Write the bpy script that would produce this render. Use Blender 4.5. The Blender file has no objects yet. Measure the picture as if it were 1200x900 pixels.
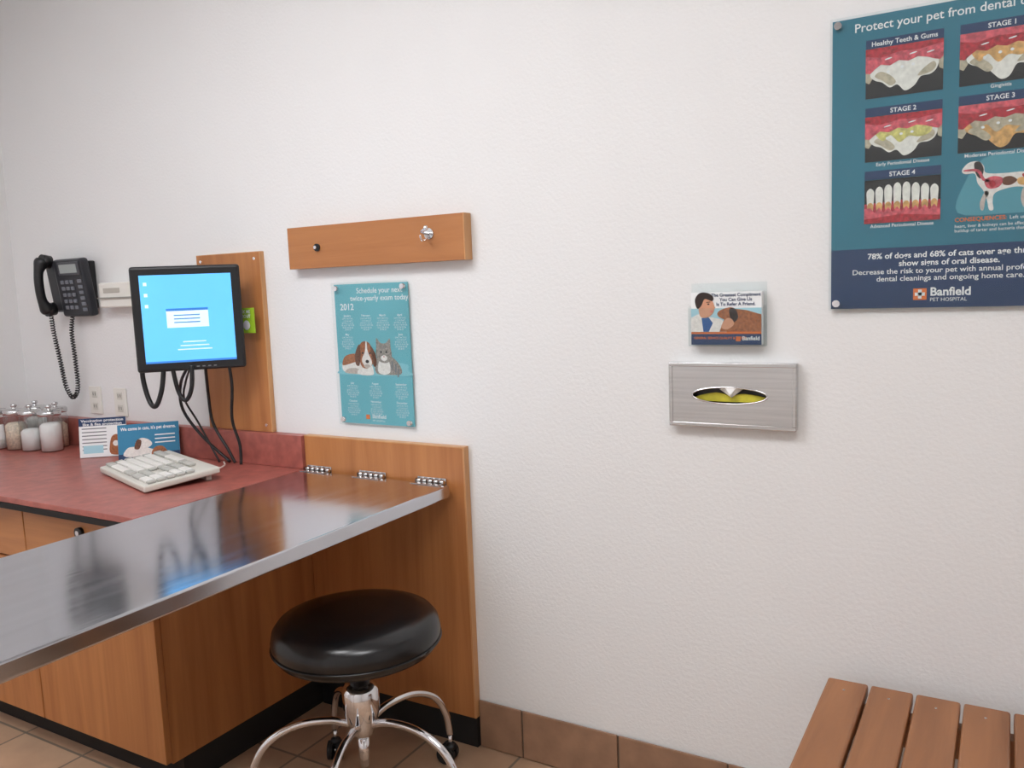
import bpy, bmesh, math, random
from mathutils import Vector, Matrix
random.seed(4)
scene=bpy.context.scene
COL=scene.collection
try:
    scene.view_settings.view_transform='Standard'
except Exception: pass

# ---------------------------------------------------------------- helpers
def lin(c):
    c=c/255.0
    return c/12.92 if c<=0.04045 else ((c+0.055)/1.055)**2.4
def C(r,g,b): return (lin(r),lin(g),lin(b),1.0)

def new_mat(name):
    m=bpy.data.materials.new(name); m.use_nodes=True
    nt=m.node_tree; b=nt.nodes['Principled BSDF']
    return m,nt,b
def mat(name,rgb,rough=0.5,metal=0.0,var=0.0,scale=20,bump=0.0,bscale=60,stretch=(1,1,1),coat=0.0,emit=0.0,spec=0.5,rvar=0.0,bdist=.004):
    m,nt,b=new_mat(name)
    b.inputs['Roughness'].default_value=rough; b.inputs['Metallic'].default_value=metal
    b.inputs['Base Color'].default_value=C(*rgb)
    b.inputs['Specular IOR Level'].default_value=spec
    b.inputs['Coat Weight'].default_value=coat
    if emit>0:
        b.inputs['Emission Color'].default_value=C(*rgb); b.inputs['Emission Strength'].default_value=emit
    if var<=0 and bump<=0: return m
    tc=nt.nodes.new('ShaderNodeTexCoord'); mp=nt.nodes.new('ShaderNodeMapping')
    mp.inputs['Scale'].default_value=stretch
    nt.links.new(tc.outputs['Object'],mp.inputs['Vector'])
    n=nt.nodes.new('ShaderNodeTexNoise'); n.inputs['Scale'].default_value=scale; n.inputs['Detail'].default_value=4
    nt.links.new(mp.outputs['Vector'],n.inputs['Vector'])
    r=nt.nodes.new('ShaderNodeValToRGB')
    v=max(var,0.005)
    r.color_ramp.elements[0].position=.3; r.color_ramp.elements[1].position=.7
    c=C(*rgb)
    r.color_ramp.elements[0].color=(c[0]*(1-v),c[1]*(1-v),c[2]*(1-v),1)
    r.color_ramp.elements[1].color=(min(1,c[0]*(1+v)),min(1,c[1]*(1+v)),min(1,c[2]*(1+v)),1)
    nt.links.new(n.outputs['Fac'],r.inputs['Fac']); nt.links.new(r.outputs['Color'],b.inputs['Base Color'])
    if emit>0: nt.links.new(r.outputs['Color'],b.inputs['Emission Color'])
    if rvar>0:
        mr=nt.nodes.new('ShaderNodeMapRange'); mr.inputs['To Min'].default_value=rough-rvar; mr.inputs['To Max'].default_value=rough+rvar
        nt.links.new(n.outputs['Fac'],mr.inputs['Value']); nt.links.new(mr.outputs['Result'],b.inputs['Roughness'])
    if bump>0:
        n2=nt.nodes.new('ShaderNodeTexNoise'); n2.inputs['Scale'].default_value=bscale; n2.inputs['Detail'].default_value=2
        nt.links.new(mp.outputs['Vector'],n2.inputs['Vector'])
        bp=nt.nodes.new('ShaderNodeBump'); bp.inputs['Strength'].default_value=bump; bp.inputs['Distance'].default_value=bdist
        nt.links.new(n2.outputs['Fac'],bp.inputs['Height']); nt.links.new(bp.outputs['Normal'],b.inputs['Normal'])
    return m
def wood(name,a,bc,axis):
    s=[14,14,14]; s[axis]=0.9
    m,nt,b=new_mat(name)
    b.inputs['Roughness'].default_value=.38
    tc=nt.nodes.new('ShaderNodeTexCoord'); mp=nt.nodes.new('ShaderNodeMapping'); mp.inputs['Scale'].default_value=s
    nt.links.new(tc.outputs['Object'],mp.inputs['Vector'])
    n=nt.nodes.new('ShaderNodeTexNoise'); n.inputs['Scale'].default_value=1.0; n.inputs['Detail'].default_value=7; n.inputs['Roughness'].default_value=.6; n.inputs['Distortion'].default_value=.6
    nt.links.new(mp.outputs['Vector'],n.inputs['Vector'])
    r=nt.nodes.new('ShaderNodeValToRGB'); r.color_ramp.elements[0].position=.28; r.color_ramp.elements[1].position=.72
    r.color_ramp.elements[0].color=C(*a); r.color_ramp.elements[1].color=C(*bc)
    nt.links.new(n.outputs['Fac'],r.inputs['Fac'])
    nt.links.new(r.outputs['Color'],b.inputs['Base Color'])
    return m
def glass(name,base=.04,edge=.45,rgb=(250,252,252)):
    m,nt,b=new_mat(name)
    out=nt.nodes['Material Output']; nt.nodes.remove(b)
    tr=nt.nodes.new('ShaderNodeBsdfTransparent'); tr.inputs['Color'].default_value=C(*rgb)
    gl=nt.nodes.new('ShaderNodeBsdfGlossy'); gl.inputs['Roughness'].default_value=.04
    lw=nt.nodes.new('ShaderNodeLayerWeight'); lw.inputs['Blend'].default_value=.5
    pw=nt.nodes.new('ShaderNodeMath'); pw.operation='POWER'; pw.inputs[1].default_value=4
    nt.links.new(lw.outputs['Facing'],pw.inputs[0])
    mr=nt.nodes.new('ShaderNodeMapRange'); mr.inputs['To Min'].default_value=base; mr.inputs['To Max'].default_value=edge
    nt.links.new(pw.outputs[0],mr.inputs['Value'])
    ms=nt.nodes.new('ShaderNodeMixShader')
    nt.links.new(mr.outputs['Result'],ms.inputs[0]); nt.links.new(tr.outputs[0],ms.inputs[1]); nt.links.new(gl.outputs[0],ms.inputs[2])
    nt.links.new(ms.outputs[0],out.inputs['Surface'])
    return m

def empty(name,loc):
    e=bpy.data.objects.new(name,None); e.empty_display_size=.05; e.location=loc; COL.objects.link(e); return e
def link(name,me,par,m,smooth=False):
    o=bpy.data.objects.new(name,me); COL.objects.link(o)
    if m: me.materials.clear(); me.materials.append(m)
    if smooth:
        for p in me.polygons: p.use_smooth=True
    if par:
        o.parent=par; o.matrix_parent_inverse=Matrix.Translation(-par.location)
    return o
def from_bm(name,bm,par,m,smooth=False,M=None):
    if M is not None: bmesh.ops.transform(bm,matrix=M,verts=bm.verts)
    bmesh.ops.recalc_face_normals(bm,faces=bm.faces)
    me=bpy.data.meshes.new(name); bm.to_mesh(me); bm.free()
    return link(name,me,par,m,smooth)
def box(name,par,x0,x1,y0,y1,z0,z1,m,bev=0.0,seg=2,M=None):
    bm=bmesh.new(); bmesh.ops.create_cube(bm,size=1)
    for v in bm.verts:
        v.co=Vector((x0+(v.co.x+.5)*(x1-x0),y0+(v.co.y+.5)*(y1-y0),z0+(v.co.z+.5)*(z1-z0)))
    if bev>0: bmesh.ops.bevel(bm,geom=list(bm.edges),offset=bev,segments=seg,affect='EDGES',profile=.5)
    return from_bm(name,bm,par,m,False,M)
def cyl(name,par,p0,p1,r,m,r2=None,seg=32,bev=0.0):
    p0=Vector(p0);p1=Vector(p1); d=p1-p0
    bm=bmesh.new(); bmesh.ops.create_cone(bm,cap_ends=True,segments=seg,radius1=r,radius2=r if r2 is None else r2,depth=d.length)
    M=Matrix.Translation((p0+p1)/2)@d.to_track_quat('Z','Y').to_matrix().to_4x4()
    o=from_bm(name,bm,par,m,False,M)
    for p in o.data.polygons:
        if len(p.vertices)==4: p.use_smooth=True
    return o
def lathe(name,par,prof,c,m,seg=48,M=None):
    bm=bmesh.new(); rings=[]
    for r,z in prof:
        if r<1e-5: rings.append([bm.verts.new((0,0,z))])
        else: rings.append([bm.verts.new((r*math.cos(2*math.pi*i/seg),r*math.sin(2*math.pi*i/seg),z)) for i in range(seg)])
    for a,b in zip(rings,rings[1:]):
        for i in range(seg):
            j=(i+1)%seg
            if len(a)==1 and len(b)==1: continue
            if len(a)==1: bm.faces.new((a[0],b[i],b[j]))
            elif len(b)==1: bm.faces.new((a[i],a[j],b[0]))
            else: bm.faces.new((a[i],a[j],b[j],b[i]))
    T=Matrix.Translation(c)
    if M is not None: T=T@M
    return from_bm(name,bm,par,m,True,T)
def catmull(pts,n=8,closed=False):
    pts=[Vector(p) for p in pts]; out=[]; N=len(pts)
    rng=range(N) if closed else range(N-1)
    for i in rng:
        if closed: p0,p1,p2,p3=pts[(i-1)%N],pts[i],pts[(i+1)%N],pts[(i+2)%N]
        else: p0,p1,p2,p3=pts[max(i-1,0)],pts[i],pts[i+1],pts[min(i+2,N-1)]
        for k in range(n):
            t=k/n
            out.append(.5*((2*p1)+(p2-p0)*t+(2*p0-5*p1+4*p2-p3)*t*t+(3*p1-p0-3*p2+p3)*t**3))
    if not closed: out.append(pts[-1])
    return out
def tube(name,par,pts,r,m,seg=12,smooth=True,n=8,radii=None):
    P=catmull(pts,n) if smooth else [Vector(p) for p in pts]
    bm=bmesh.new(); rings=[]; prev=None
    for i,p in enumerate(P):
        t=(P[min(i+1,len(P)-1)]-P[max(i-1,0)]).normalized()
        if prev is None:
            a=t.cross(Vector((0.1,0.2,1)))
            if a.length<1e-3: a=t.cross(Vector((1,0,0)))
            a.normalize()
        else:
            a=(prev-t*prev.dot(t)).normalized()
        prev=a; b=t.cross(a)
        rr=r if radii is None else radii(i/(len(P)-1))
        rings.append([bm.verts.new(p+(a*math.cos(2*math.pi*k/seg)+b*math.sin(2*math.pi*k/seg))*rr) for k in range(seg)])
    for A,B in zip(rings,rings[1:]):
        for k in range(seg): bm.faces.new((A[k],A[(k+1)%seg],B[(k+1)%seg],B[k]))
    bm.faces.new(rings[0]); bm.faces.new(rings[-1])
    return from_bm(name,bm,par,m,True)
def coil(name,par,pts,R,pitch,r,m):
    P=catmull(pts,30); out=[]; ang=0; prev=None
    dense=[]
    for a,b in zip(P,P[1:]):
        k=max(1,int((b-a).length/(pitch/9)))
        for i in range(k): dense.append(a.lerp(b,i/k))
    for i,p in enumerate(dense[:-1]):
        t=(dense[i+1]-p); L=t.length
        if L<1e-7: continue
        t/=L
        if prev is None: a=t.cross(Vector((0,1,0))).normalized()
        else: a=(prev-t*prev.dot(t)).normalized()
        prev=a; b=t.cross(a); ang+=2*math.pi*L/pitch
        out.append(p+(a*math.cos(ang)+b*math.sin(ang))*R)
    return tube(name,par,out,r,m,seg=5,smooth=False)
class Fr:
    def __init__(s,O,R,U):
        s.O=Vector(O); s.R=Vector(R).normalized(); s.U=Vector(U).normalized(); s.N=s.R.cross(s.U)
    def p(s,u,v,l): return s.O+s.R*u+s.U*v+s.N*(l*0.0004)
def poly(par,fr,name,pts,l,m,sm=0):
    if sm: pts=[(q.x,q.y) for q in catmull([(a,b,0) for a,b in pts],sm,True)]
    me=bpy.data.meshes.new(name)
    me.from_pydata([fr.p(u,v,l) for u,v in pts],[],[list(range(len(pts)))]); me.update()
    return link(name,me,par,m)
def rect(par,fr,name,u0,u1,v0,v1,l,m): return poly(par,fr,name,[(u0,v0),(u1,v0),(u1,v1),(u0,v1)],l,m)
def ell(par,fr,name,cu,cv,a,b,l,m,rot=0):
    return poly(par,fr,name,[(cu+a*math.cos(t)*math.cos(rot)-b*math.sin(t)*math.sin(rot),cv+a*math.cos(t)*math.sin(rot)+b*math.sin(t)*math.cos(rot)) for t in [2*math.pi*i/28 for i in range(28)]],l,m)
def text(par,fr,name,s,u,v,h,m,l=2,align='CENTER',width=None,bold=0.0,space=1.0):
    cu=bpy.data.curves.new('tmp','FONT'); cu.body=s; cu.size=1; cu.align_x=align; cu.offset=bold; cu.resolution_u=3; cu.space_line=space
    o=bpy.data.objects.new('tmp',cu); COL.objects.link(o)
    bpy.context.view_layer.update()
    dg=bpy.context.evaluated_depsgraph_get()
    me=bpy.data.meshes.new_from_object(o.evaluated_get(dg))
    bpy.data.objects.remove(o)
    if not me.vertices: return
    sx=h
    xs=[w.co.x for w in me.vertices]
    if width: sx=width/(max(xs)-min(xs))
    for w in me.vertices:
        w.co=fr.p(u+w.co.x*sx,v+w.co.y*h,l)
    return link(name,me,par,m)

# ---------------------------------------------------------------- materials
def wall_mat():
    m,nt,b=new_mat('painted_orange_peel_wall')
    b.inputs['Base Color'].default_value=C(233,233,232); b.inputs['Roughness'].default_value=.55
    b.inputs['Specular IOR Level'].default_value=.3
    tc=nt.nodes.new('ShaderNodeTexCoord')
    n=nt.nodes.new('ShaderNodeTexNoise'); n.inputs['Scale'].default_value=95; n.inputs['Detail'].default_value=2; n.inputs['Roughness'].default_value=.5
    nt.links.new(tc.outputs['Object'],n.inputs['Vector'])
    bp=nt.nodes.new('ShaderNodeBump'); bp.inputs['Strength'].default_value=.32; bp.inputs['Distance'].default_value=.004
    nt.links.new(n.outputs['Fac'],bp.inputs['Height']); nt.links.new(bp.outputs['Normal'],b.inputs['Normal'])
    return m
WALL=wall_mat()
CEIL=mat('ceiling_tile',(235,236,238),.8)
WV=wood('cherry_wood_vertical',(164,102,56),(198,134,80),2)
WH=wood('cherry_wood_horizontal',(160,100,56),(194,132,80),0)
WB=wood('bench_wood',(132,84,50),(168,112,70),1)
EDGE=wood('wood_edge_light',(190,136,88),(216,166,114),2)
RED=mat('red_laminate',(166,94,84),.32,var=.2,scale=24,spec=.45)
BLK=mat('black_plastic',(24,24,26),.4)
BLKM=mat('black_rubber',(20,18,18),.7)
VINYL=mat('black_vinyl',(15,15,17),.27,bump=.04,bscale=25,var=.05,spec=.6)
STEEL=mat('brushed_steel',(206,208,214),.15,1.0,var=.05,scale=3,stretch=(9,1.0,1),rvar=.07,bump=.05,bscale=9,bdist=.002)
STEEL2=mat('satin_steel',(214,214,214),.2,1.0,var=.1,scale=5,stretch=(.6,1,30),rvar=.08)
CHR=mat('chrome',(232,232,235),.09,1.0)
WHT=mat('white_plastic',(232,230,222),.45)
KEYB=mat('keyboard_beige',(214,212,202),.5)
KEYC=mat('key_caps',(230,228,222),.5)
KEYG=mat('key_caps_grey',(186,185,178),.5)
ACR=glass('clear_acrylic',.03,.35)
GLS=glass('jar_glass',.10,.75)
PW=mat('print_white',(240,242,242),.5)
PG=mat('print_grey',(120,122,126),.5)
PDK=mat('print_black',(18,16,18),.4)
PNAVY=mat('print_navy',(22,56,98),.4)
PTEAL=mat('print_teal',(104,182,194),.5,var=.03,scale=6)
PTEALD=mat('poster_teal',(38,118,140),.35,var=.06,scale=4)
POR=mat('print_orange',(226,116,46),.5)
PRED=mat('print_gum_red',(176,40,52),.4,var=.5,scale=110)
PPINK=mat('print_gum_pink',(206,88,100),.4,var=.4,scale=100)
PTOOTH=mat('print_tooth_white',(236,234,226),.4,var=.12,scale=80)
PTOOS=mat('print_tooth_shade',(186,176,152),.4,var=.25,scale=90)
PTOOY=mat('print_tooth_yellow',(206,200,120),.4,var=.35,scale=90)
PTOOB=mat('print_tooth_brown',(216,168,104),.4,var=.35,scale=80)
PBRN=mat('print_fur_brown',(160,96,56),.5,var=.35,scale=130)
PDBRN=mat('print_hair_dark',(44,30,26),.5)
PDFUR=mat('print_fur_dark_brown',(104,60,36),.5,var=.35,scale=130)
PSKIN=mat('print_skin',(212,154,122),.5,var=.05,scale=60)
PFURG=mat('print_fur_grey',(150,142,134),.5,var=.45,scale=160)
PFURW=mat('print_fur_white',(236,230,224),.5,var=.1,scale=120)
PFURS=mat('print_fur_shadow',(196,182,172),.5,var=.15,scale=120)
PLB=mat('print_light_blue',(170,214,226),.5)
PGRN=mat('lime_green',(158,196,44),.5)
YEL=mat('yellow_tissue_pack',(210,198,60),.6,var=.15,scale=40)
TIS=mat('tissue_paper',(245,245,242),.8)
COT=mat('cotton',(238,237,234),.9,var=.05,bump=.5,bscale=50)
TAN=mat('swab_tan',(222,206,184),.7,var=.25,scale=110)
TILE=mat('baseboard_tile',(150,116,92),.45,var=.16,scale=14,bump=.1,bscale=40)
GROUT=mat('grout',(104,88,74),.85)
def floor_mat():
    m,nt,b=new_mat('floor_tile'); b.inputs['Roughness'].default_value=.4
    tc=nt.nodes.new('ShaderNodeTexCoord'); br=nt.nodes.new('ShaderNodeTexBrick')
    br.offset=0; br.inputs['Scale'].default_value=1; br.inputs['Brick Width'].default_value=.348; br.inputs['Row Height'].default_value=.348
    br.inputs['Mortar Size'].default_value=.005; br.inputs['Mortar'].default_value=C(120,106,92)
    br.inputs['Color1'].default_value=C(190,158,130); br.inputs['Color2'].default_value=C(178,144,116)
    nt.links.new(tc.outputs['Object'],br.inputs['Vector'])
    n=nt.nodes.new('ShaderNodeTexNoise'); n.inputs['Scale'].default_value=9; n.inputs['Detail'].default_value=5
    nt.links.new(tc.outputs['Object'],n.inputs['Vector'])
    mr=nt.nodes.new('ShaderNodeMapRange'); mr.inputs['To Min'].default_value=.75; mr.inputs['To Max'].default_value=1.2
    nt.links.new(n.outputs['Fac'],mr.inputs['Value'])
    mx=nt.nodes.new('ShaderNodeMix'); mx.data_type='RGBA'; mx.blend_type='MULTIPLY'; mx.inputs['Factor'].default_value=1
    nt.links.new(br.outputs['Color'],mx.inputs[6]); nt.links.new(mr.outputs['Result'],mx.inputs[7])
    nt.links.new(mx.outputs[2],b.inputs['Base Color'])
    return m
FLOOR=floor_mat()

# ---------------------------------------------------------------- room
XL,XR,YB,H=-4.12,1.9,-3.7,3.2
box('floor',None,XL-.1,XR+.1,YB-.1,.1,-.1,0,FLOOR)
box('ceiling',None,XL-.1,XR+.1,YB-.1,.1,H,H+.1,CEIL)
box('wall_back',None,XL-.1,XR+.1,0,.1,0,H,WALL)
box('wall_left',None,XL-.1,XL,YB,0,0,H,WALL)
box('wall_right',None,XR,XR+.1,YB,0,0,H,WALL)
box('wall_front',None,XL-.1,XR+.1,YB-.1,YB,0,H,WALL)

bb=empty('baseboard_back',(0,-.006,.08))
edges=[-1.549,-1.377]+[-1.377+.3495*i for i in range(1,10)]
box('grout_strip',bb,-1.549,XR-.001,-.006,-.0005,0.0005,.166,GROUT)
for i,(a,b) in enumerate(zip(edges,edges[1:])):
    b=min(b,XR-.002)
    if b-a>.02: box('tile_%d'%i,bb,a+.003,b-.003,-.0125,-.0055,.004,.171,TILE,.002)

# ---------------------------------------------------------------- ceiling lamps
def lamp(x,y,sx,sy,st,rgb=(250,250,252)):
    e=empty('fluorescent_ceiling_lamp',(x,y,H-.03))
    L=mat('lamp_diffuser',rgb,.5,emit=st)
    box('housing',e,x-sx/2-.03,x+sx/2+.03,y-sy/2-.03,y+sy/2+.03,H-.03,H-.0005,WHT,.003)
    box('diffuser',e,x-sx/2,x+sx/2,y-sy/2,y+sy/2,H-.04,H-.0305,L)
lamp(-1.9,-1.7,1.2,.6,15.5)
lamp(-.1,-1.9,1.2,.6,14)
lamp(-3.0,-2.8,1.2,.6,10,(240,244,255))  # extra unseen lamp, added to even out and brighten the left side

# ---------------------------------------------------------------- wall panel & counter
WX=-2.272
e=empty('wood_wall_panel',(-1.91,-.015,.6))
box('board',e,WX+.002,-1.556,-.028,-.001,.11,1.06,WV)
box('edge_band_side',e,-1.556,-1.550,-.029,-.001,.11,1.064,EDGE)
box('edge_band_top',e,WX+.002,-1.556,-.029,-.001,1.06,1.064,EDGE)
box('toe_base',e,WX+.002,-1.552,-.022,-.001,.001,.109,BLKM)

e=empty('base_cabinet',(-3.2,-.36,.45))
box('carcass',e,XL+.002,WX-.022,-.70,-.002,.11,.893,WV)
box('end_panel',e,WX-.0215,WX-.002,-.70,-.002,.11,.893,WV)
box('toe_kick',e,XL+.002,WX-.03,-.65,-.002,.001,.109,BLKM)
box('end_toe',e,WX-.03,WX-.004,-.66,-.002,.001,.109,BLKM)
xs=[WX-.002,-2.945,-3.6,XL+.003]
for i,(b,a) in enumerate(zip(xs,xs[1:])):
    box('drawer_front_%d'%i,e,a+.003,b-.003,-.722,-.7005,.705,.882,WH,.0015)
    box('door_front_%d'%i,e,a+.003,b-.003,-.722,-.7005,.115,.697,WV,.0015)
    cx=(a+b)/2
    cyl('lock_ring_%d'%i,e,(cx,-.7225,.842),(cx,-.736,.842),.018,BLK)
    cyl('lock_face_%d'%i,e,(cx,-.736,.842),(cx,-.738,.842),.009,CHR)
    cyl('pull_post_%d'%i,e,(a+.06,-.7225,.62),(a+.06,-.745,.62),.006,CHR)
    cyl('pull_knob_%d'%i,e,(a+.06,-.745,.62),(a+.06,-.76,.62),.014,CHR)
e=empty('countertop',(-3.2,-.38,.92))
box('slab',e,XL+.002,WX-.001,-.76,-.002,.915,.935,RED,.002)
box('front_black_edge',e,XL+.002,WX-.001,-.762,-.72,.8945,.9145,BLKM)
box('build_up',e,XL+.002,WX-.001,-.715,-.002,.8945,.9145,BLKM)
box('backsplash',e,XL+.024,WX-.001,-.042,-.022,.9355,1.062,RED,.002)
box('backsplash_cap',e,XL+.024,WX-.001,-.0215,-.001,.9355,1.062,RED,.001)
box('side_splash',e,XL+.002,XL+.022,-.74,-.002,.9355,1.062,RED,.002)

e=empty('wood_backboard',(-2.617,-.012,1.41))
box('board',e,-2.794,-2.444,-.022,-.001,1.064,1.753,WV)
box('edge_band_side',e,-2.444,-2.440,-.022,-.001,1.064,1.756,EDGE)
box('edge_band_top',e,-2.794,-2.444,-.022,-.001,1.753,1.756,EDGE)
for i,(x,z) in enumerate(((-2.47,1.09),(-2.47,1.73),(-2.77,1.73))):
    cyl('screw_%d'%i,e,(x,-.0222,z),(x,-.0245,z),.006,CHR,seg=16)

# ---------------------------------------------------------------- steel folding table
e=empty('steel_folding_exam_table',(-1.935,-.9,.92))
box('top',e,-2.268,-1.600,-1.78,-.050,.894,.936,STEEL,.005,3)
box('under_frame_1',e,-2.2,-2.16,-1.70,-.08,.868,.8935,STEEL2)
box('under_frame_2',e,-1.71,-1.67,-1.70,-.08,.868,.8935,STEEL2)
cyl('leg_1',e,(-2.18,-1.68,.867),(-2.18,-1.68,.001),.018,CHR)
cyl('leg_2',e,(-1.69,-1.68,.867),(-1.69,-1.68,.001),.018,CHR)
cyl('leg_brace',e,(-2.18,-1.68,.2),(-1.69,-1.68,.2),.012,CHR)
for i,x in enumerate((-2.20,-1.945,-1.685)):
    box('hinge_leaf_%d'%i,e,x-.06,x+.06,-.076,-.05,.9365,.9380,STEEL2,.0006)
    box('hinge_leaf_wall_%d'%i,e,x-.06,x+.06,-.033,-.0295,.915,.952,STEEL2,.001)
    for k in range(5):
        a=x-.06+.024*k
        cyl('hinge_knuckle_%d_%d'%(i,k),e,(a+.001,-.042,.941),(a+.023,-.042,.941),.007,STEEL2,seg=20)

# ---------------------------------------------------------------- coat hook rail
e=empty('wooden_hook_rail',(-1.885,-.02,1.754))
box('rail',e,-2.270,-1.504,-.042,-.001,1.680,1.828,WH,.001)
box('end_band',e,-1.504,-1.500,-.042,-.001,1.680,1.828,EDGE)
def hook(x,z,big):
    if big:
        cyl('hook_plate',e,(x,-.0425,z),(x,-.047,z),.018,STEEL2)
        tube('hook_upper',e,[(x,-.046,z),(x,-.075,z),(x+.012,-.10,z+.004),(x+.03,-.105,z+.012)],.0045,CHR)
        tube('hook_lower',e,[(x,-.046,z-.006),(x,-.066,z-.022),(x,-.085,z-.022),(x,-.092,z-.006)],.0035,CHR)
        lathe('hook_ball',e,[(0,-.008),(.006,-.006),(.008,0),(.006,.006),(0,.008)],(x+.032,-.105,z+.014),CHR,16)
    else:
        cyl('hook_plate_b',e,(x,-.0425,z),(x,-.05,z),.013,BLK)
        cyl('hook_pin_b',e,(x,-.05,z),(x,-.058,z),.006,CHR,seg=16)
hook(-2.127,1.752,False); hook(-1.637,1.770,True)

# ---------------------------------------------------------------- wall calendar
e=empty('wall_calendar',(-1.925,-.01,1.37))
cx0,cx1,cz0,cz1=-2.096,-1.756,1.113,1.624
F=Fr((0,-.012,0),(1,0,0),(0,0,1))
box('backing_sheet',e,cx0+.006,cx1-.006,-.0115,-.0065,cz0+.006,cz1-.006,PTEAL)
box('acrylic_sheet',e,cx0,cx1,-.021,-.017,cz0,cz1,ACR)
for i,(x,z) in enumerate(((cx0+.02,cz0+.02),(cx1-.02,cz0+.02),(cx0+.02,cz1-.02),(cx1-.02,cz1-.02))):
    cyl('standoff_%d'%i,e,(x,-.001,z),(x,-.026,z),.009,CHR,seg=20)
text(e,F,'title','Schedule your next\ntwice-yearly exam today.',-1.885,1.585,.026,PW,1,bold=.012)
text(e,F,'year','2012',-2.066,1.527,.032,PW,1,'LEFT',bold=.02)
mon=['January','February','March','April','May','June','July','August','September','October','November','December']
grid='S M T W T F S\n 1 2 3 4 5 6 7\n8 9 10 11 12 13\n15 16 17 18 19 20\n22 23 24 25 26\n29 30 31'
pos=[(-2.035,1.503),(-1.95,1.503),(-1.875,1.503),(-1.80,1.503),(-2.04,1.436),(-1.80,1.436),(-2.03,1.262),(-1.925,1.262),(-1.81,1.262),(-2.03,1.197),(-1.925,1.197),(-1.81,1.197)]
for i,(x,z) in enumerate(pos):
    text(e,F,'month_%d'%i,mon[i],x,z,.011,PW,1,bold=.01)
    text(e,F,'days_%d'%i,grid,x,z-.010,.0078,PW,1,width=.058)
poly(e,F,'studio_floor_print',[(-2.075,1.296),(-1.78,1.296),(-1.775,1.315),(-1.80,1.34),(-2.06,1.34),(-2.08,1.315)],1,mat('print_pale_teal',(134,200,210),.5),4)
poly(e,F,'puppy_body',[(-2.06,1.305),(-2.072,1.33),(-2.055,1.36),(-2.0,1.37),(-1.955,1.36),(-1.93,1.32),(-1.935,1.303),(-1.99,1.298)],2,PFURW,5)
poly(e,F,'puppy_belly_shade',[(-2.06,1.303),(-2.04,1.318),(-2.0,1.318),(-1.985,1.305),(-2.01,1.299)],3,PFURS,5)
poly(e,F,'puppy_back_patch',[(-2.070,1.33),(-2.055,1.362),(-2.005,1.371),(-1.99,1.35),(-2.03,1.336)],3,PBRN,5)
poly(e,F,'puppy_paws',[(-2.0,1.30),(-1.995,1.315),(-1.96,1.32),(-1.93,1.312),(-1.93,1.298),(-1.96,1.294)],4,PFURW,5)
poly(e,F,'puppy_head',[(-1.985,1.335),(-1.993,1.38),(-1.975,1.412),(-1.945,1.412),(-1.928,1.385),(-1.925,1.345),(-1.945,1.322),(-1.97,1.32)],4,PBRN,5)
poly(e,F,'puppy_blaze',[(-1.957,1.413),(-1.962,1.38),(-1.978,1.348),(-1.96,1.322),(-1.94,1.325),(-1.933,1.345),(-1.949,1.38),(-1.952,1.413)],5,PFURW,5)
poly(e,F,'puppy_chin_shade',[(-1.97,1.328),(-1.955,1.334),(-1.94,1.328),(-1.955,1.32)],6,PFURS,4)
poly(e,F,'puppy_ear_l',[(-1.985,1.405),(-2.006,1.375),(-2.008,1.338),(-1.993,1.328),(-1.983,1.36)],6,PDFUR,5)
poly(e,F,'puppy_ear_r',[(-1.935,1.400),(-1.915,1.37),(-1.912,1.333),(-1.926,1.328),(-1.932,1.36)],6,PDFUR,5)
ell(e,F,'puppy_nose',-1.953,1.344,.008,.006,7,PDK); ell(e,F,'puppy_eye_l',-1.972,1.374,.004,.004,7,PDK); ell(e,F,'puppy_eye_r',-1.938,1.374,.004,.004,7,PDK)
poly(e,F,'kitten_body',[(-1.915,1.303),(-1.92,1.34),(-1.895,1.37),(-1.85,1.365),(-1.812,1.335),(-1.805,1.303),(-1.86,1.298)],2,PFURG,5)
poly(e,F,'kitten_head',[(-1.912,1.365),(-1.91,1.395),(-1.908,1.428),(-1.890,1.410),(-1.866,1.410),(-1.848,1.426),(-1.846,1.395),(-1.843,1.365),(-1.86,1.342),(-1.892,1.342)],4,PFURG,3)
poly(e,F,'kitten_chest',[(-1.897,1.35),(-1.907,1.31),(-1.88,1.298),(-1.853,1.31),(-1.860,1.35)],3,PFURW,5)
for i,(u,v) in enumerate(((-1.845,1.345),(-1.83,1.335),(-1.82,1.32))): poly(e,F,'kitten_stripe_%d'%i,[(u,v),(u+.006,v-.002),(u+.003,v-.028),(u-.003,v-.026)],3,PG,3)
for i,u in enumerate((-1.884,-1.877,-1.870)): poly(e,F,'kitten_brow_%d'%i,[(u-.0015,1.391),(u,1.408),(u+.0015,1.391)],5,PG)
ell(e,F,'kitten_muzzle',-1.877,1.357,.014,.010,5,PFURW); ell(e,F,'kitten_nose',-1.877,1.362,.003,.002,6,PPINK)
ell(e,F,'kitten_eye_l',-1.889,1.378,.004,.0045,6,PDK); ell(e,F,'kitten_eye_r',-1.865,1.378,.004,.0045,6,PDK)
rect(e,F,'logo_mark',-1.975,-1.957,1.137,1.153,2,POR)
text(e,F,'logo_text','Banfield',-1.915,1.141,.020,PW,1,bold=.015)
text(e,F,'logo_sub','PET HOSPITAL',-1.917,1.129,.009,PW,1)

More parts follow.
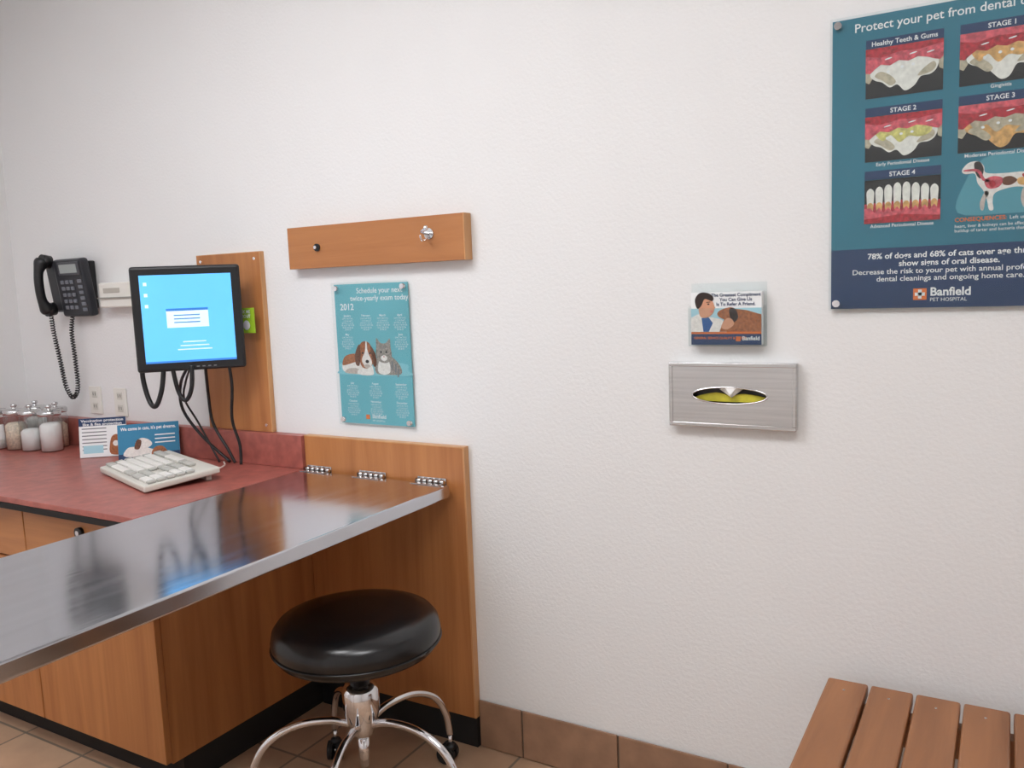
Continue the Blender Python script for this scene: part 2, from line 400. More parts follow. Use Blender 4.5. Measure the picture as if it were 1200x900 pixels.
# ---------------------------------------------------------------- dental poster
e=empty('dental_disease_poster',(-.13,-.01,1.856))
px0,px1,pz0,pz1=-.401,.141,1.497,2.215
box('backing_board',e,px0+.004,px1-.004,-.0135,-.007,pz0+.004,pz1-.004,PTEALD)
box('acrylic_sheet',e,px0,px1,-.0225,-.0185,pz0,pz1,ACR)
for i,(x,z) in enumerate(((px0+.018,pz0+.018),(px1-.018,pz0+.018),(px0+.018,pz1-.018),(px1-.018,pz1-.018))):
    cyl('standoff_%d'%i,e,(x,-.001,z),(x,-.028,z),.009,CHR,seg=20)
F=Fr((0,-.0137,0),(1,0,0),(0,0,1))
rect(e,F,'navy_band',px0+.004,px1-.004,pz0+.004,1.650,1,PNAVY)
text(e,F,'title','Protect your pet from dental disease',-.13,2.176,.029,PW,2,width=.43,bold=.01)
cols=[(-.319,-.149),(-.115,.055)]
rows=[(2.131,2.014,2.150),(1.970,1.862,1.990),(1.818,1.712,1.836)]
names=[['Healthy Teeth & Gums','STAGE 1'],['STAGE 2','STAGE 3'],['STAGE 4','']]
caps=[['','Gingivitis'],['Early Periodontal Disease','Moderate Periodontal Disease'],['Advanced Periodontal Disease','']]
def tooth(tag,x0,x1,z0,z1,g,lip,t,t2=None,v=0):
    w=x1-x0; h=z1-z0
    P=lambda a:[(x0+u*w,z0+q*h) for u,q in a]
    rect(e,F,tag+'_photo',x0,x1,z0,z1,2,PDK)
    if v==0: cr=[(.06,.50),(.12,.36),(.22,.30),(.32,.18),(.42,.22),(.52,.08),(.64,.16),(.72,.32),(.84,.34),(.92,.44),(.94,.62),(.84,.80),(.5,.85),(.18,.80)]
    else: cr=[(.08,.52),(.16,.38),(.30,.34),(.40,.18),(.50,.05),(.60,.10),(.68,.30),(.80,.30),(.90,.38),(.95,.56),(.88,.80),(.5,.85),(.18,.80)]
    poly(e,F,tag+'_side_teeth',P([(0,.60),(0,.34),(.05,.30),(.10,.42),(.10,.62)]),3,PTOOS)
    poly(e,F,tag+'_side_teeth_r',P([(.93,.64),(.95,.44),(1,.40),(1,.70)]),3,PTOOS)
    poly(e,F,tag+'_crown',P(cr),4,t,4)
    poly(e,F,tag+'_crown_shade',P([(.12,.44),(.22,.34),(.33,.22),(.40,.28),(.33,.42),(.2,.52)]),5,PTOOS,4)
    poly(e,F,tag+'_crown_shade_r',P([(.68,.34),(.84,.38),(.91,.48),(.88,.58),(.76,.48)]),5,PTOOS,4)
    if t2: poly(e,F,tag+'_tartar',P([(.14,.62),(.24,.44),(.34,.56),(.46,.38),(.58,.50),(.72,.46),(.86,.54),(.84,.74),(.5,.78),(.2,.76)]),6,t2,4)
    # gum with scalloped margin overlapping the crown
    poly(e,F,tag+'_gum',P([(0,1),(0,.52),(.06,.50),(.12,.58),(.2,.66),(.32,.62),(.44,.70),(.56,.66),(.68,.72),(.80,.68),(.9,.62),(.96,.60),(1,.66),(1,1)]),7,g)
    poly(e,F,tag+'_lip',P([(0,1),(0,.86),(.2,.80),(.45,.88),(.7,.86),(1,.92),(1,1)]),8,lip)
    for i,(a,b_) in enumerate(((.48,.56),(.30,.50),(.62,.58))): ell(e,F,tag+'_glint_%d'%i,x0+a*w,z0+b_*h,.022*w,.028*h,8,PW)
    for i,(a,b_) in enumerate(((.3,.76),(.62,.80),(.84,.78))): ell(e,F,tag+'_wet_%d'%i,x0+a*w,z0+b_*h,.05*w,.014*h,9,PW,.2)
cfg={(0,0):(PPINK,PRED,PTOOTH,None,0),(0,1):(PRED,PPINK,PTOOTH,PTOOB,1),(1,0):(PPINK,PRED,PTOOTH,PTOOY,0),(1,1):(PRED,PPINK,PTOOB,PTOOS,1)}
for r in range(3):
    z1,z0,zl=rows[r]
    for c in range(2):
        x0,x1=cols[c]
        if r==2 and c==1: continue
        rect(e,F,'label_bar_%d%d'%(r,c),x0,x1,z1+.001,z1+.022,2,PNAVY)
        text(e,F,'label_%d%d'%(r,c),names[r][c],(x0+x1)/2,z1+.006,.0155,PW,3,bold=.015)
        if caps[r][c]: text(e,F,'caption_%d%d'%(r,c),caps[r][c],(x0+x1)/2,z0-.011,.0115,PW,3,bold=.01)
        if (r,c) in cfg: tooth('tooth_%d%d'%(r,c),x0,x1,z0,z1,*cfg[(r,c)])
x0,x1=cols[0]; z1,z0,_=rows[2]; w=x1-x0; h=z1-z0
rect(e,F,'stage4_photo',x0,x1,z0,z1,2,PDK)
poly(e,F,'stage4_gum_back',[(x0,z0),(x1,z0),(x1,z0+.45*h),(x0+.5*w,z0+.5*h),(x0,z0+.45*h)],3,PRED)
for i in range(8):
    u=x0+w*(.08+.12*i); k=1-.035*abs(i-3.5)
    poly(e,F,'stage4_tooth_%d'%i,[(u-.005,z0+.26*h),(u-.0085,z0+.6*h),(u-.008,z0+.84*h*k),(u,z0+.92*h*k),(u+.008,z0+.84*h*k),(u+.0085,z0+.6*h),(u+.005,z0+.24*h)],4,PTOOTH,4)
    poly(e,F,'stage4_tartar_%d'%i,[(u-.005,z0+.28*h),(u-.007,z0+.42*h),(u,z0+.48*h),(u+.007,z0+.42*h),(u+.005,z0+.28*h)],5,PTOOB,4)
poly(e,F,'stage4_gum',[(x0,z0),(x1,z0),(x1,z0+.34*h)]+[(x1-w*(.02+.12*j/2),z0+h*(.24+(.12 if j%2 else 0))) for j in range(16)]+[(x0,z0+.34*h)],6,PPINK)
poly(e,F,'stage4_gum_low',[(x0,z0),(x1,z0),(x1,z0+.1*h),(x0+.5*w,z0+.18*h),(x0,z0+.1*h)],7,PRED)
poly(e,F,'dog_panel',[(-.112,1.724),(-.10,1.79),(-.06,1.846),(.02,1.85),(.075,1.82),(.085,1.76),(.06,1.722),(-.02,1.716)],2,mat('poster_teal_mid',(84,156,172),.4),4)
dg=[(-.105,1.822),(-.092,1.838),(-.072,1.840),(-.06,1.828),(-.055,1.812),(-.02,1.808),(.02,1.808),(.05,1.80),(.054,1.78),(.046,1.765),(.05,1.745),(.044,1.728),(.036,1.728),(.037,1.748),(.028,1.77),(0,1.775),(-.035,1.765),(-.04,1.745),(-.038,1.727),(-.047,1.727),(-.052,1.75),(-.06,1.772),(-.072,1.79),(-.078,1.812),(-.098,1.813)]
poly(e,F,'dog_outline',dg,3,PFURW,4)
poly(e,F,'dog_far_legs',[(-.056,1.77),(-.066,1.745),(-.064,1.728),(-.058,1.728),(-.055,1.75),(-.048,1.765)],3,PFURS,3)
poly(e,F,'dog_far_hind_leg',[(.022,1.775),(.016,1.75),(.022,1.728),(.028,1.728),(.025,1.75),(.034,1.77)],3,PFURS,3)
poly(e,F,'dog_tail',[(.05,1.80),(.068,1.79),(.078,1.768),(.074,1.768),(.062,1.784),(.05,1.79)],3,PFURW,3)
poly(e,F,'dog_ear',[(-.08,1.836),(-.068,1.838),(-.06,1.82),(-.066,1.80),(-.076,1.812)],4,PDBRN,4)
poly(e,F,'dog_airway',[(-.10,1.819),(-.074,1.816),(-.062,1.795),(-.045,1.79),(-.046,1.794),(-.058,1.80),(-.070,1.821),(-.098,1.823)],5,PPINK,3)
poly(e,F,'dog_lungs',[(-.058,1.795),(-.04,1.803),(-.02,1.796),(-.028,1.778),(-.05,1.776)],5,PPINK,4)
poly(e,F,'dog_heart',[(-.050,1.788),(-.042,1.794),(-.034,1.786),(-.042,1.777)],6,PRED,4)
poly(e,F,'dog_liver',[(-.020,1.797),(-.005,1.80),(.008,1.79),(-.005,1.78),(-.020,1.783)],5,PDFUR,4)
poly(e,F,'dog_gut',[(.008,1.792),(.02,1.796),(.034,1.788),(.028,1.778),(.012,1.780)],5,PTOOB,4)
poly(e,F,'dog_kidney',[(.018,1.803),(.03,1.803),(.03,1.796),(.02,1.796)],6,PRED,4)
text(e,F,'consequences','CONSEQUENCES:',-.118,1.703,.0135,POR,3,'LEFT',bold=.02)
text(e,F,'consequences_b','Left untreated,',-.005,1.703,.0115,PW,3,'LEFT')
text(e,F,'consequences_c','heart, liver & kidneys can be affected by\nbuildup of tartar and bacteria that enter',-.118,1.689,.0105,PW,3,'LEFT')
text(e,F,'stat','78% of dogs and 68% of cats over age three\nshow signs of oral disease.',-.13,1.624,.0195,PW,3,bold=.02,width=.36)
text(e,F,'advice','Decrease the risk to your pet with annual professional\ndental cleanings and ongoing home care.',-.13,1.586,.018,PW,3,bold=.01,width=.43)
rect(e,F,'logo_mark',-.205,-.175,1.520,1.548,3,POR)
rect(e,F,'logo_cross_h',-.201,-.179,1.530,1.538,4,PW); rect(e,F,'logo_cross_v',-.194,-.186,1.523,1.545,4,PW)
text(e,F,'logo_text','Banfield',-.168,1.530,.028,PW,3,'LEFT',bold=.025)
text(e,F,'logo_sub','PET HOSPITAL',-.168,1.516,.0125,PW,3,'LEFT')

# ---------------------------------------------------------------- acrylic card holder
e=empty('acrylic_card_holder',(-.672,-.02,1.49))
hx0,hx1,hz0,hz1=-.770,-.562,1.405,1.578
box('back_sheet',e,hx0,hx1,-.005,-.001,hz0,hz1,ACR)
box('front_sheet',e,hx0,hx1,-.040,-.037,hz0,hz0+.105,ACR)
box('bottom_sheet',e,hx0,hx1,-.0365,-.0055,hz0,hz0+.003,ACR)
box('side_l',e,hx0,hx0+.003,-.0365,-.0055,hz0+.0035,hz0+.11,ACR)
box('side_r',e,hx1-.003,hx1,-.0365,-.0055,hz0+.0035,hz0+.11,ACR)
box('card_stack',e,hx0+.006,hx1-.008,-.030,-.006,hz0+.004,hz0+.148,PW)
F=Fr((hx0+.006,-.0302,hz0+.004),(1,0,0),(0,0,1)); W=.194
rect(e,F,'card_photo_bg',.0,W,.034,.100,1,PLB)
rect(e,F,'card_band_orange',0,W,.030,.036,3,POR); rect(e,F,'card_band_navy',0,W,0,.031,2,PNAVY)
poly(e,F,'man_coat',[(0,.035),(0,.075),(.02,.085),(.05,.078),(.085,.07),(.11,.05),(.10,.035)],3,PFURW)
poly(e,F,'man_face',[(.025,.082),(.022,.112),(.035,.132),(.055,.128),(.066,.108),(.064,.09),(.05,.076),(.036,.074)],4,PSKIN,5)
poly(e,F,'man_hair',[(.018,.10),(.012,.125),(.026,.143),(.05,.142),(.064,.13),(.06,.12),(.04,.126),(.03,.108)],5,PDBRN,5)
ell(e,F,'man_eye',.05,.112,.003,.002,6,PDK)
poly(e,F,'man_brow',[(.044,.118),(.056,.119),(.056,.117),(.044,.116)],6,PDBRN)
poly(e,F,'man_mouth',[(.052,.092),(.062,.094),(.060,.090)],6,PPINK)
poly(e,F,'man_nose',[(.062,.112),(.070,.101),(.062,.099)],5,PSKIN)
poly(e,F,'man_shirt',[(.03,.074),(.05,.076),(.062,.06),(.05,.036),(.035,.036)],4,mat('print_shirt_blue',(40,90,150),.5))
poly(e,F,'dog_print_body',[(.08,.036),(.09,.062),(.10,.085),(.125,.098),(.155,.094),(.194,.082),(.194,.036)],4,PBRN,0)
poly(e,F,'dog_print_head',[(.075,.088),(.09,.098),(.115,.102),(.13,.09),(.125,.07),(.105,.066),(.08,.076)],5,PBRN,5)
poly(e,F,'dog_print_ear',[(.108,.098),(.124,.098),(.132,.075),(.12,.062),(.11,.075)],6,PDBRN,5)
poly(e,F,'man_hand',[(.085,.05),(.10,.072),(.115,.07),(.12,.055),(.10,.042)],7,PSKIN,5)
text(e,F,'card_text','The Greatest Compliment\nYou Can Give Us\nIs To Refer A Friend.',.125,.132,.0125,PNAVY,3,bold=.02)
text(e,F,'card_small','GENERAL SERVICE QUALITY & OFFERS',.008,.016,.0085,POR,4,'LEFT',bold=.02)
rect(e,F,'card_logo',.125,.138,.010,.023,4,POR); text(e,F,'card_logo_text','Banfield',.142,.013,.015,PW,4,'LEFT',bold=.02)

# ---------------------------------------------------------------- tissue dispenser
e=empty('steel_tissue_dispenser',(-.656,-.015,1.268))
dx0,dx1,dz0,dz1=-.832,-.481,1.178,1.358
def plate(name,x0,x1,z0,z1,ea,eb,ecx,ecz,y0,y1,m):
    cu=bpy.data.curves.new('tmp','CURVE'); cu.dimensions='2D'; cu.fill_mode='BOTH'; cu.extrude=(y0-y1)/2-.001; cu.bevel_depth=.001; cu.bevel_resolution=2
    a=[(x0,z0),(x1,z0),(x1,z1),(x0,z1)]
    b=[(ecx+ea*math.copysign(abs(math.cos(t))**.9,math.cos(t)),ecz+eb*math.sin(t)) for t in [2*math.pi*i/48 for i in range(48)]]
    for pts in (a,b):
        s=cu.splines.new('POLY'); s.points.add(len(pts)-1); s.use_cyclic_u=True
        for p,q in zip(s.points,pts): p.co=(q[0],q[1],0,1)
    o=bpy.data.objects.new('tmp',cu); COL.objects.link(o); bpy.context.view_layer.update()
    me=bpy.data.meshes.new_from_object(o.evaluated_get(bpy.context.evaluated_depsgraph_get())); bpy.data.objects.remove(o)
    for v in me.vertices: v.co=Vector((v.co.x,(y0+y1)/2-v.co.z,v.co.y))
    return link(name,me,e,m)
plate('face_plate',dx0,dx1,dz0,dz1,.104,.023,-.660,1.268,-.026,-.029,STEEL2)
box('rim_top',e,dx0,dx1,-.0255,-.001,dz1-.003,dz1,STEEL2); box('rim_bottom',e,dx0,dx1,-.0255,-.001,dz0,dz0+.003,STEEL2)
box('rim_l',e,dx0,dx0+.003,-.0255,-.001,dz0+.003,dz1-.003,STEEL2); box('rim_r',e,dx1-.003,dx1,-.0255,-.001,dz0+.003,dz1-.003,STEEL2)
# raised folded hem round the face
for nm,a,b_,c,d in (('hem_top',dx0,dx1,dz1-.010,dz1),('hem_bottom',dx0,dx1,dz0,dz0+.010),('hem_l',dx0,dx0+.010,dz0+.010,dz1-.010),('hem_r',dx1-.010,dx1,dz0+.010,dz1-.010)):
    box(nm,e,a,b_,-.0315,-.0288,c,d,STEEL2,.0011)
tube('slot_rolled_edge',e,[(-.660+.104*math.cos(2*math.pi*i/60),-.0295,1.268+.023*math.sin(2*math.pi*i/60)) for i in range(61)],.0022,CHR,8,False)
box('recess_shade_sheet',e,dx0+.02,dx1-.02,-.006,-.001,dz0+.02,dz1-.02,PDK)  # black sheet on the wall, painting in the shade of a deep cavity
poly(e,Fr((0,-.012,0),(1,0,0),(0,0,1)),'tissue_pack',[(-.75,1.25),(-.57,1.25),(-.56,1.262),(-.62,1.272),(-.66,1.266),(-.70,1.274),(-.755,1.262)],0,YEL,4)
bm=bmesh.new()
vs=[bm.verts.new(p) for p in ((-.69,-.016,1.284),(-.672,-.030,1.292),(-.655,-.036,1.270),(-.64,-.030,1.290),(-.625,-.016,1.285),(-.655,-.022,1.262))]
for a in ((0,1,5),(1,2,5),(2,3,5),(3,4,5),(1,3,2)): bm.faces.new([vs[i] for i in a])
from_bm('tissue_tip',bm,e,TIS)

# ---------------------------------------------------------------- wall telephone
e=empty('wall_telephone',(-3.6,-.05,1.66))
T=Matrix.Translation((-3.56,-.03,1.66))@Matrix.Rotation(math.radians(7),4,'X')@Matrix.Translation((3.56,.03,-1.66))
PHB=mat('phone_charcoal',(40,42,48),.35)
box('wall_mount',e,-3.66,-3.48,-.03,-.001,1.56,1.77,BLK,.006)
box('body',e,-3.665,-3.455,-.075,-.032,1.53,1.785,PHB,.014,3,T)
box('cradle',e,-3.74,-3.66,-.065,-.034,1.55,1.775,PHB,.012,3,T)
PHG=mat('phone_display_grey',(160,168,166),.3); PHK=mat('phone_keys',(120,124,132),.5)
box('display_bezel',e,-3.62,-3.468,-.081,-.0745,1.715,1.772,mat('phone_bezel',(70,72,78),.3),.002,2,T)
box('display',e,-3.605,-3.483,-.083,-.0805,1.725,1.762,PHG,0,2,T)
for r in range(5):
    for c in range(3):
        x=-3.622+.034*c; z=1.685-.028*r
        box('key_%d_%d'%(r,c),e,x,x+.022,-.081,-.0745,z-.008,z+.008,PHK,.002,1,T)
for r in range(6):
    box('side_key_%d'%r,e,-3.50,-3.472,-.081,-.0745,1.555+.025*r,1.57+.025*r,PHK,.002,1,T)
rad=lambda t:.019+.011*(math.exp(-((t-.08)/.11)**2)+math.exp(-((t-.92)/.11)**2))
hx=-3.705
tube('handset',e,[(hx,-.098,1.552),(hx,-.122,1.60),(hx,-.130,1.665),(hx,-.126,1.73),(hx,-.104,1.782)],.02,BLK,16,radii=rad)
cyl('ear_cup',e,(hx,-.072,1.772),(hx,-.11,1.778),.029,BLK); cyl('mouth_cup',e,(hx,-.072,1.565),(hx,-.11,1.56),.029,BLK)
coil('coiled_cord',e,[(hx,-.09,1.535),(-3.73,-.07,1.45),(-3.735,-.05,1.32),(-3.72,-.045,1.21),(-3.675,-.045,1.16),(-3.63,-.045,1.21),(-3.63,-.045,1.35),(-3.635,-.045,1.46),(-3.62,-.04,1.535)],.008,.012,.003,BLK)

e=empty('white_wall_box',(-3.28,-.03,1.62))
box('housing',e,-3.395,-3.12,-.055,-.001,1.562,1.668,WHT,.006)
box('lip',e,-3.40,-3.12,-.062,-.0555,1.600,1.606,mat('box_lip_grey',(150,148,140),.6))  # thin strip in a darker grey across the housing front
box('slot',e,-3.36,-3.25,-.058,-.0553,1.625,1.645,mat('box_slot_grey',(186,182,172),.6),.001)
def outlet(nm,x0,x1,z0,z1):
    e=empty(nm,((x0+x1)/2,-.004,(z0+z1)/2))
    box('plate',e,x0,x1,-.008,-.001,z0,z1,WHT,.002)
    m=(x0+x1)/2
    for k,z in enumerate((z0+.035,z1-.035)):
        box('socket_%d'%k,e,m-.018,m+.018,-.0105,-.0082,z-.016,z+.016,KEYB,.002)
        box('slot_a_%d'%k,e,m-.009,m-.006,-.0112,-.0106,z-.006,z+.008,PDK); box('slot_b_%d'%k,e,m+.006,m+.009,-.0112,-.0106,z-.006,z+.008,PDK)
outlet('wall_outlet',-3.61,-3.525,1.083,1.208); outlet('wall_outlet',-3.43,-3.345,1.080,1.205)

# ---------------------------------------------------------------- canisters
def jar(x,y,fill,label=False,top=.10):
    e=empty('glass_canister',(x,y,1.03)); z=.9365
    lathe('jar_body',e,[(0,0),(.044,0),(.049,.006),(.049,.135),(.044,.148),(.044,.158)],(x,y,z),GLS)
    lathe('contents',e,[(0,.004),(.042,.004),(.043,top),(.03,top+.012),(0,top+.015)],(x,y,z),fill)
    lathe('lid',e,[(0,.159),(.047,.159),(.049,.163),(.049,.176),(.044,.182),(.012,.184),(.008,.190),(.014,.198),(.012,.206),(0,.208)],(x,y,z),STEEL2)
    if label:
        bm=bmesh.new(); k=10
        va=[bm.verts.new((x+.0498*math.cos(a),y+.0498*math.sin(a),z+.045)) for a in [math.radians(-80+10*i) for i in range(k)]]
        vb=[bm.verts.new((v.co.x,v.co.y,z+.115)) for v in va]
        for i in range(k-1): bm.faces.new((va[i],va[i+1],vb[i+1],vb[i]))
        from_bm('label',bm,e,PW)
jar(-3.99,-.23,COT,True,.06); jar(-3.885,-.20,TAN,False,.11); jar(-3.78,-.19,COT,False,.085); jar(-3.665,-.17,COT,False,.115)
jar(-3.90,-.095,COT,False,.12); jar(-3.74,-.095,TAN,False,.10)

# ---------------------------------------------------------------- brochures
def tentcard(nm,p0,p1,h,lean):
    p0=Vector(p0);p1=Vector(p1); R=(p1-p0).normalized(); back=Vector((-R.y,R.x,0))
    U=(Vector((0,0,1))+back*lean).normalized()
    e=empty(nm,(p0+p1)/2+Vector((0,0,h/2)))
    F=Fr(p0,R,U); w=(p1-p0).length
    bm=bmesh.new(); bmesh.ops.create_cube(bm,size=1)
    for v in bm.verts:
        a,b,c=v.co; v.co=F.O+F.R*((a+.5)*w)+F.U*((b+.5)*h)+F.N*((c-.5)*.003)
    from_bm('front_leaf',bm,e,PW)
    top=F.O+F.U*h; foot=F.O+back*(lean*h*2)
    bm=bmesh.new()
    vs=[bm.verts.new(q) for q in (top,top+R*w,foot+R*w+Vector((0,0,.001)),foot+Vector((0,0,.001)))]
    bm.faces.new(vs); from_bm('back_leaf',bm,e,PW)
    return e,F,w,h
e,F,w,h=tentcard('vaccination_brochure',(-3.36,-.235,.9375),(-3.215,-.115,.9375),.165,.14)
rect(e,F,'header',0,w,h*.80,h,1,PNAVY); text(e,F,'header_text','Vaccination protection\nlike & flea protection',w/2,h*.905,.0155,PW,2,width=w*.9,bold=.02)
for i in range(7): rect(e,F,'text_line_%d'%i,w*.06,w*.58,h*(.72-.09*i),h*(.745-.09*i),1,PG)
rect(e,F,'table_box',w*.08,w*.5,h*.1,h*.3,2,PLB)
poly(e,F,'dog_print',[(w*.66,h*.06),(w*.64,h*.3),(w*.7,h*.52),(w*.84,h*.55),(w*.93,h*.38),(w*.95,h*.06)],2,PBRN,4)
ell(e,F,'dog_print_muzzle',w*.77,h*.33,.012,.012,3,PFURW)
e,F,w,h=tentcard('pet_donation_brochure',(-3.085,-.245,.9375),(-2.925,-.075,.9375),.155,.25)
rect(e,F,'sky',0,w,0,h,1,mat('brochure_blue',(44,128,168),.45)); text(e,F,'header_text',"We come in cats, it's pet dreams.",w/2,h*.84,.019,PW,2,width=w*.9,bold=.02)
rect(e,F,'water',0,w,0,h*.22,2,PNAVY)
poly(e,F,'dog_print',[(w*.12,h*.15),(w*.14,h*.36),(w*.26,h*.40),(w*.5,h*.34),(w*.72,h*.14)],3,PFURW,4)
poly(e,F,'dog_head_print',[(w*.30,h*.30),(w*.28,h*.5),(w*.38,h*.62),(w*.50,h*.56),(w*.55,h*.44),(w*.46,h*.34)],4,PFURW,4)
poly(e,F,'dog_ear_print',[(w*.31,h*.58),(w*.26,h*.36),(w*.34,h*.34),(w*.38,h*.54)],5,PDFUR,4)
poly(e,F,'cat_print',[(w*.55,h*.14),(w*.56,h*.30),(w*.64,h*.38),(w*.74,h*.34),(w*.80,h*.14)],4,PBRN,4)
for i in range(3): rect(e,F,'text_%d'%i,w*.60,w*.93,h*(.66-.1*i),h*(.69-.1*i),5,PW)

# ---------------------------------------------------------------- keyboard
e=empty('computer_keyboard',(-2.72,-.33,.95))
KT=Matrix.Translation((-2.715,-.335,.937))@Matrix.Rotation(math.radians(-18),4,'Z')
TI=Matrix.Rotation(math.radians(5),4,'X')
box('case',e,-.25,.25,-.135,.135,.013,.036,KEYB,.006,2,KT@TI)
box('foot_front',e,-.22,.22,-.12,-.10,.000,.006,KEYB,0,2,KT); box('foot_back',e,-.22,.22,.09,.11,.000,.021,KEYB,0,2,KT)
def key(n,x,y,w,d,m): box(n,e,x,x+w,y,y+d,.0365,.047,m,.003,1,KT@TI)
k=0
for r in range(6):
    y=-.115+.034*r+(.01 if r==5 else 0)
    x=-.235
    if r==0:
        for wd,mm in ((.03,KEYG),(.03,KEYG),(.14,KEYC),(.03,KEYG),(.03,KEYG)):
            key('key_%d'%k,x,y,wd,.029,mm); x+=wd+.004; k+=1
    else:
        n=12
        for c in range(n):
            mm=KEYG if c in (0,n-1) or r==5 and c<5 else KEYC
            key('key_%d'%k,x,y,.0205,.029,mm); x+=.0243; k+=1
    for c in range(3):
        if not(r==2): key('nav_%d_%d'%(r,c),.068+.0243*c,y,.0205,.029,KEYG)
    if r<5:
        for c in range(4): key('num_%d_%d'%(r,c),.148+.0235*c,y,.020,.029,KEYC if c<3 else KEYG)
tube('cable',e,[(-2.60,-.235,.952),(-2.575,-.19,.945),(-2.60,-.13,.943),(-2.66,-.08,.943)],.003,WHT)

# ---------------------------------------------------------------- monitor
mc=Vector((-2.605,-.24,1.520)); n=Vector((.72,-.694,0)).normalized()
Rr=Vector((0,0,1)).cross(n).normalized()
MM=Matrix((( Rr.x,-n.x,0,mc.x),(Rr.y,-n.y,0,mc.y),(0,0,1,mc.z),(0,0,0,1)))
e=empty('touchscreen_monitor',mc)
box('bezel',e,-.185,.195,0,.03,-.195,.19,BLK,.010,3,MM)
box('rear_shell',e,-.165,.175,.0305,.075,-.17,.15,BLK,.012,2,MM)
SCR=mat('screen_glow',(92,176,236),.2,emit=.8,var=.05,scale=3)
F=Fr(MM@Vector((0,-.0008,0)),Rr,(0,0,1))
rect(e,F,'screen',-.153,.163,-.163,.158,0,SCR)
SW=mat('screen_white',(205,222,240),.3,emit=.6); SB=mat('screen_blue',(50,116,190),.3,emit=.7); SG=mat('screen_grey_text',(80,140,185),.3,emit=.5)
rect(e,F,'dialog',-.07,.075,-.035,.035,1,SW); rect(e,F,'dialog_title',-.07,.075,.026,.035,2,SB)
for i in range(3): rect(e,F,'dialog_line_%d'%i,-.045,.045,-.018+.013*i,-.014+.013*i,2,SG)
for i in range(3): rect(e,F,'desktop_text_%d'%i,-.02-.01*i,.06+.01*i,-.09-.014*i,-.086-.014*i,1,SW)
rect(e,F,'taskbar',-.153,.163,-.163,-.156,1,SB)
for i in range(3): rect(e,F,'icon_%d'%i,-.140,-.128,.12-.04*i,.132-.04*i,1,SW)
for i in range(4): box('button_%d'%i,e,.02+.02*i,.03+.02*i,-.002,.001,-.183,-.179,PG,0,2,MM)
box('vesa_plate',e,-.05,.05,.0755,.085,-.05,.05,BLK,.002,2,MM)
q=MM@Vector((0,.085,0))
cyl('arm_1',e,q,(-2.68,-.10,1.50),.02,BLK); cyl('arm_2',e,(-2.68,-.115,1.50),(-2.68,-.024,1.50),.024,BLK)
box('arm_wall_plate',e,-2.73,-2.63,-.032,-.0225,1.44,1.56,BLK,.003)
tube('cable_1',e,[(-2.66,-.20,1.345),(-2.80,-.14,1.26),(-2.84,-.11,1.15),(-2.76,-.09,1.04),(-2.63,-.075,.945)],.006,BLK)
tube('cable_2',e,[(-2.60,-.18,1.345),(-2.67,-.12,1.22),(-2.68,-.10,1.10),(-2.62,-.09,1.0),(-2.59,-.085,.945)],.006,BLK)
tube('cable_3',e,[(-2.53,-.13,1.345),(-2.545,-.11,1.25),(-2.57,-.10,1.12),(-2.55,-.09,1.02),(-2.54,-.10,.945)],.006,BLK)
tube('cable_4',e,[(-2.64,-.21,1.345),(-2.72,-.18,1.27),(-2.76,-.16,1.20),(-2.74,-.12,1.10),(-2.66,-.10,.945)],.004,BLK)
tube('loop_cord',e,[(-2.755,-.335,1.40),(-2.765,-.33,1.30),(-2.745,-.325,1.215),(-2.71,-.325,1.20),(-2.69,-.31,1.26),(-2.68,-.30,1.345)],.009,BLK)
tube('loop_cord_b',e,[(-2.66,-.28,1.345),(-2.65,-.27,1.25),(-2.625,-.26,1.215),(-2.60,-.25,1.26),(-2.60,-.24,1.345)],.008,BLK)
e=empty('lime_hang_tag',(-2.52,-.09,1.495))
# tag hangs from the monitor's side edge, standing just proud of the backboard
F=Fr((-2.55,-.060,1.45),(1,0,0),(0,0,1))
box('card',e,-2.55,-2.455,-.0585,-.0545,1.45,1.545,PGRN)
poly(e,F,'dark_corner',[(0,0),(.03,0),(.0,.05)],1,PDK); ell(e,F,'dot',.055,.03,.018,.018,1,PW); text(e,F,'tag_text','ASK ME\nABOUT',.05,.075,.017,PW,2,bold=.02)
cyl('tag_pin',e,(-2.50,-.054,1.53),(-2.50,-.0225,1.53),.004,BLK,seg=12)

# ---------------------------------------------------------------- stool
sx,sy=-1.67,-.47
e=empty('round_rolling_stool',(sx,sy,.3))
lathe('seat_cushion',e,[(0,.525),(.215,.525),(.238,.530),(.250,.548),(.253,.575),(.247,.603),(.232,.622),(.19,.634),(.12,.638),(0,.638)],(sx,sy,0),VINYL,72)
tube('seat_piping',e,[(sx+.252*math.cos(2*math.pi*i/60),sy+.252*math.sin(2*math.pi*i/60),.555) for i in range(61)],.004,VINYL,8,False)
lathe('seat_pan',e,[(0,.50),(.16,.505),(.19,.524),(0,.524)],(sx,sy,0),BLK)
lathe('screw_column',e,[(0,.40),(.03,.40),(.032,.47),(.07,.499),(0,.499)],(sx,sy,0),BLK)
lathe('hub',e,[(0,.24),(.02,.24),(.034,.255),(.045,.29),(.056,.33),(.056,.395),(.046,.41),(.02,.415),(0,.415)],(sx,sy,0),CHR)
lathe('hub_rod',e,[(0,.15),(.015,.15),(.018,.242),(0,.242)],(sx,sy,0),CHR)
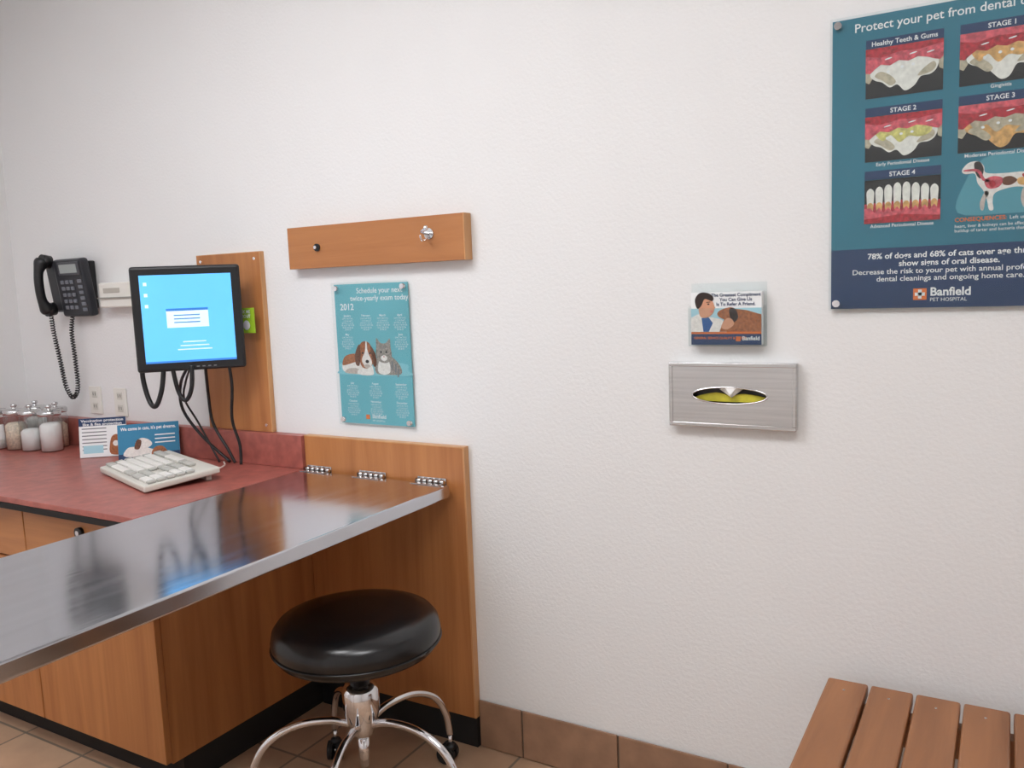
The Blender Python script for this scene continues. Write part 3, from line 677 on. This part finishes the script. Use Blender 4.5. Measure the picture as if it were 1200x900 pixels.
for i in range(5):
    a=math.radians(76+72*i); ca,sa=math.cos(a),math.sin(a)
    tube('leg_%d'%i,e,[(sx+r*ca,sy+r*sa,z) for r,z in ((.035,.285),(.10,.305),(.20,.300),(.285,.255),(.33,.18),(.345,.10))],.0115,CHR,14)
    cx_,cy_=sx+.345*ca,sy+.345*sa
    cyl('caster_stem_%d'%i,e,(cx_,cy_,.10),(cx_,cy_,.055),.007,CHR,seg=16)
    b=a+.7*i+.4; d=Vector((math.cos(b),math.sin(b),0)); c0=Vector((cx_,cy_,.0315))+Vector((-d.y,d.x,0))*.012
    cyl('caster_wheel_a_%d'%i,e,c0-d*.024,c0-d*.006,.031,BLKM); cyl('caster_wheel_b_%d'%i,e,c0+d*.006,c0+d*.024,.031,BLKM)
    cyl('caster_axle_%d'%i,e,c0-d*.026,c0+d*.026,.008,CHR,seg=16)
    lathe('caster_hood_%d'%i,e,[(0,.068),(.016,.066),(.02,.055),(.014,.045),(0,.045)],(cx_,cy_,0),BLK,20)

# ---------------------------------------------------------------- slatted bench
e=empty('slatted_wood_bench',(.3,-.33,.4))
x=-.388
for i in range(13):
    box('slat_%d'%i,e,x,x+.099,-.585,-.070,.496,.53,WB,.006,2)
    for k,y in enumerate((-.13,-.53)):
        cyl('slat_screw_%d_%d'%(i,k),e,(x+.048,y,.5295),(x+.048,y,.5304),.003,STEEL2,seg=12)
    x+=.106
xe=x-.01
box('rail_back',e,-.36,xe-.03,-.15,-.11,.42,.4955,WB,.003); box('rail_front',e,-.36,xe-.03,-.55,-.51,.42,.4955,WB,.003)
for i,(a,b) in enumerate(((-.30,-.15),(-.30,-.57),(xe-.12,-.15),(xe-.12,-.57))):
    box('leg_%d'%i,e,a,a+.06,b+.001 if b>-.3 else b+.021,b+.039 if b>-.3 else b+.059,.001,.419,WB,.003)
box('end_rail_l',e,-.29,-.25,-.51,-.15,.43,.4955,WB); box('end_rail_r',e,xe-.11,xe-.07,-.51,-.15,.43,.4955,WB)

# ---------------------------------------------------------------- camera
yaw,pitch,roll=map(math.radians,(30.64,6.83,2.24))
Fv=Vector((-math.sin(yaw)*math.cos(pitch),math.cos(yaw)*math.cos(pitch),-math.sin(pitch)))
R0=Vector((math.cos(yaw),math.sin(yaw),0)); U0=R0.cross(Fv)
Rv=R0*math.cos(roll)-U0*math.sin(roll); Uv=R0*math.sin(roll)+U0*math.cos(roll)
cam=bpy.data.cameras.new('camera'); cam.sensor_width=36; cam.lens=988/1200*36; cam.clip_start=.01
co=bpy.data.objects.new('camera',cam); COL.objects.link(co)
M=Matrix(((Rv.x,Uv.x,-Fv.x,0),(Rv.y,Uv.y,-Fv.y,-2.314),(Rv.z,Uv.z,-Fv.z,1.6),(0,0,0,1)))
co.matrix_world=M; scene.camera=co
w=bpy.data.worlds.new('world'); scene.world=w; w.use_nodes=True
w.node_tree.nodes['Background'].inputs[0].default_value=(.9,.95,1,1); w.node_tree.nodes['Background'].inputs[1].default_value=.3
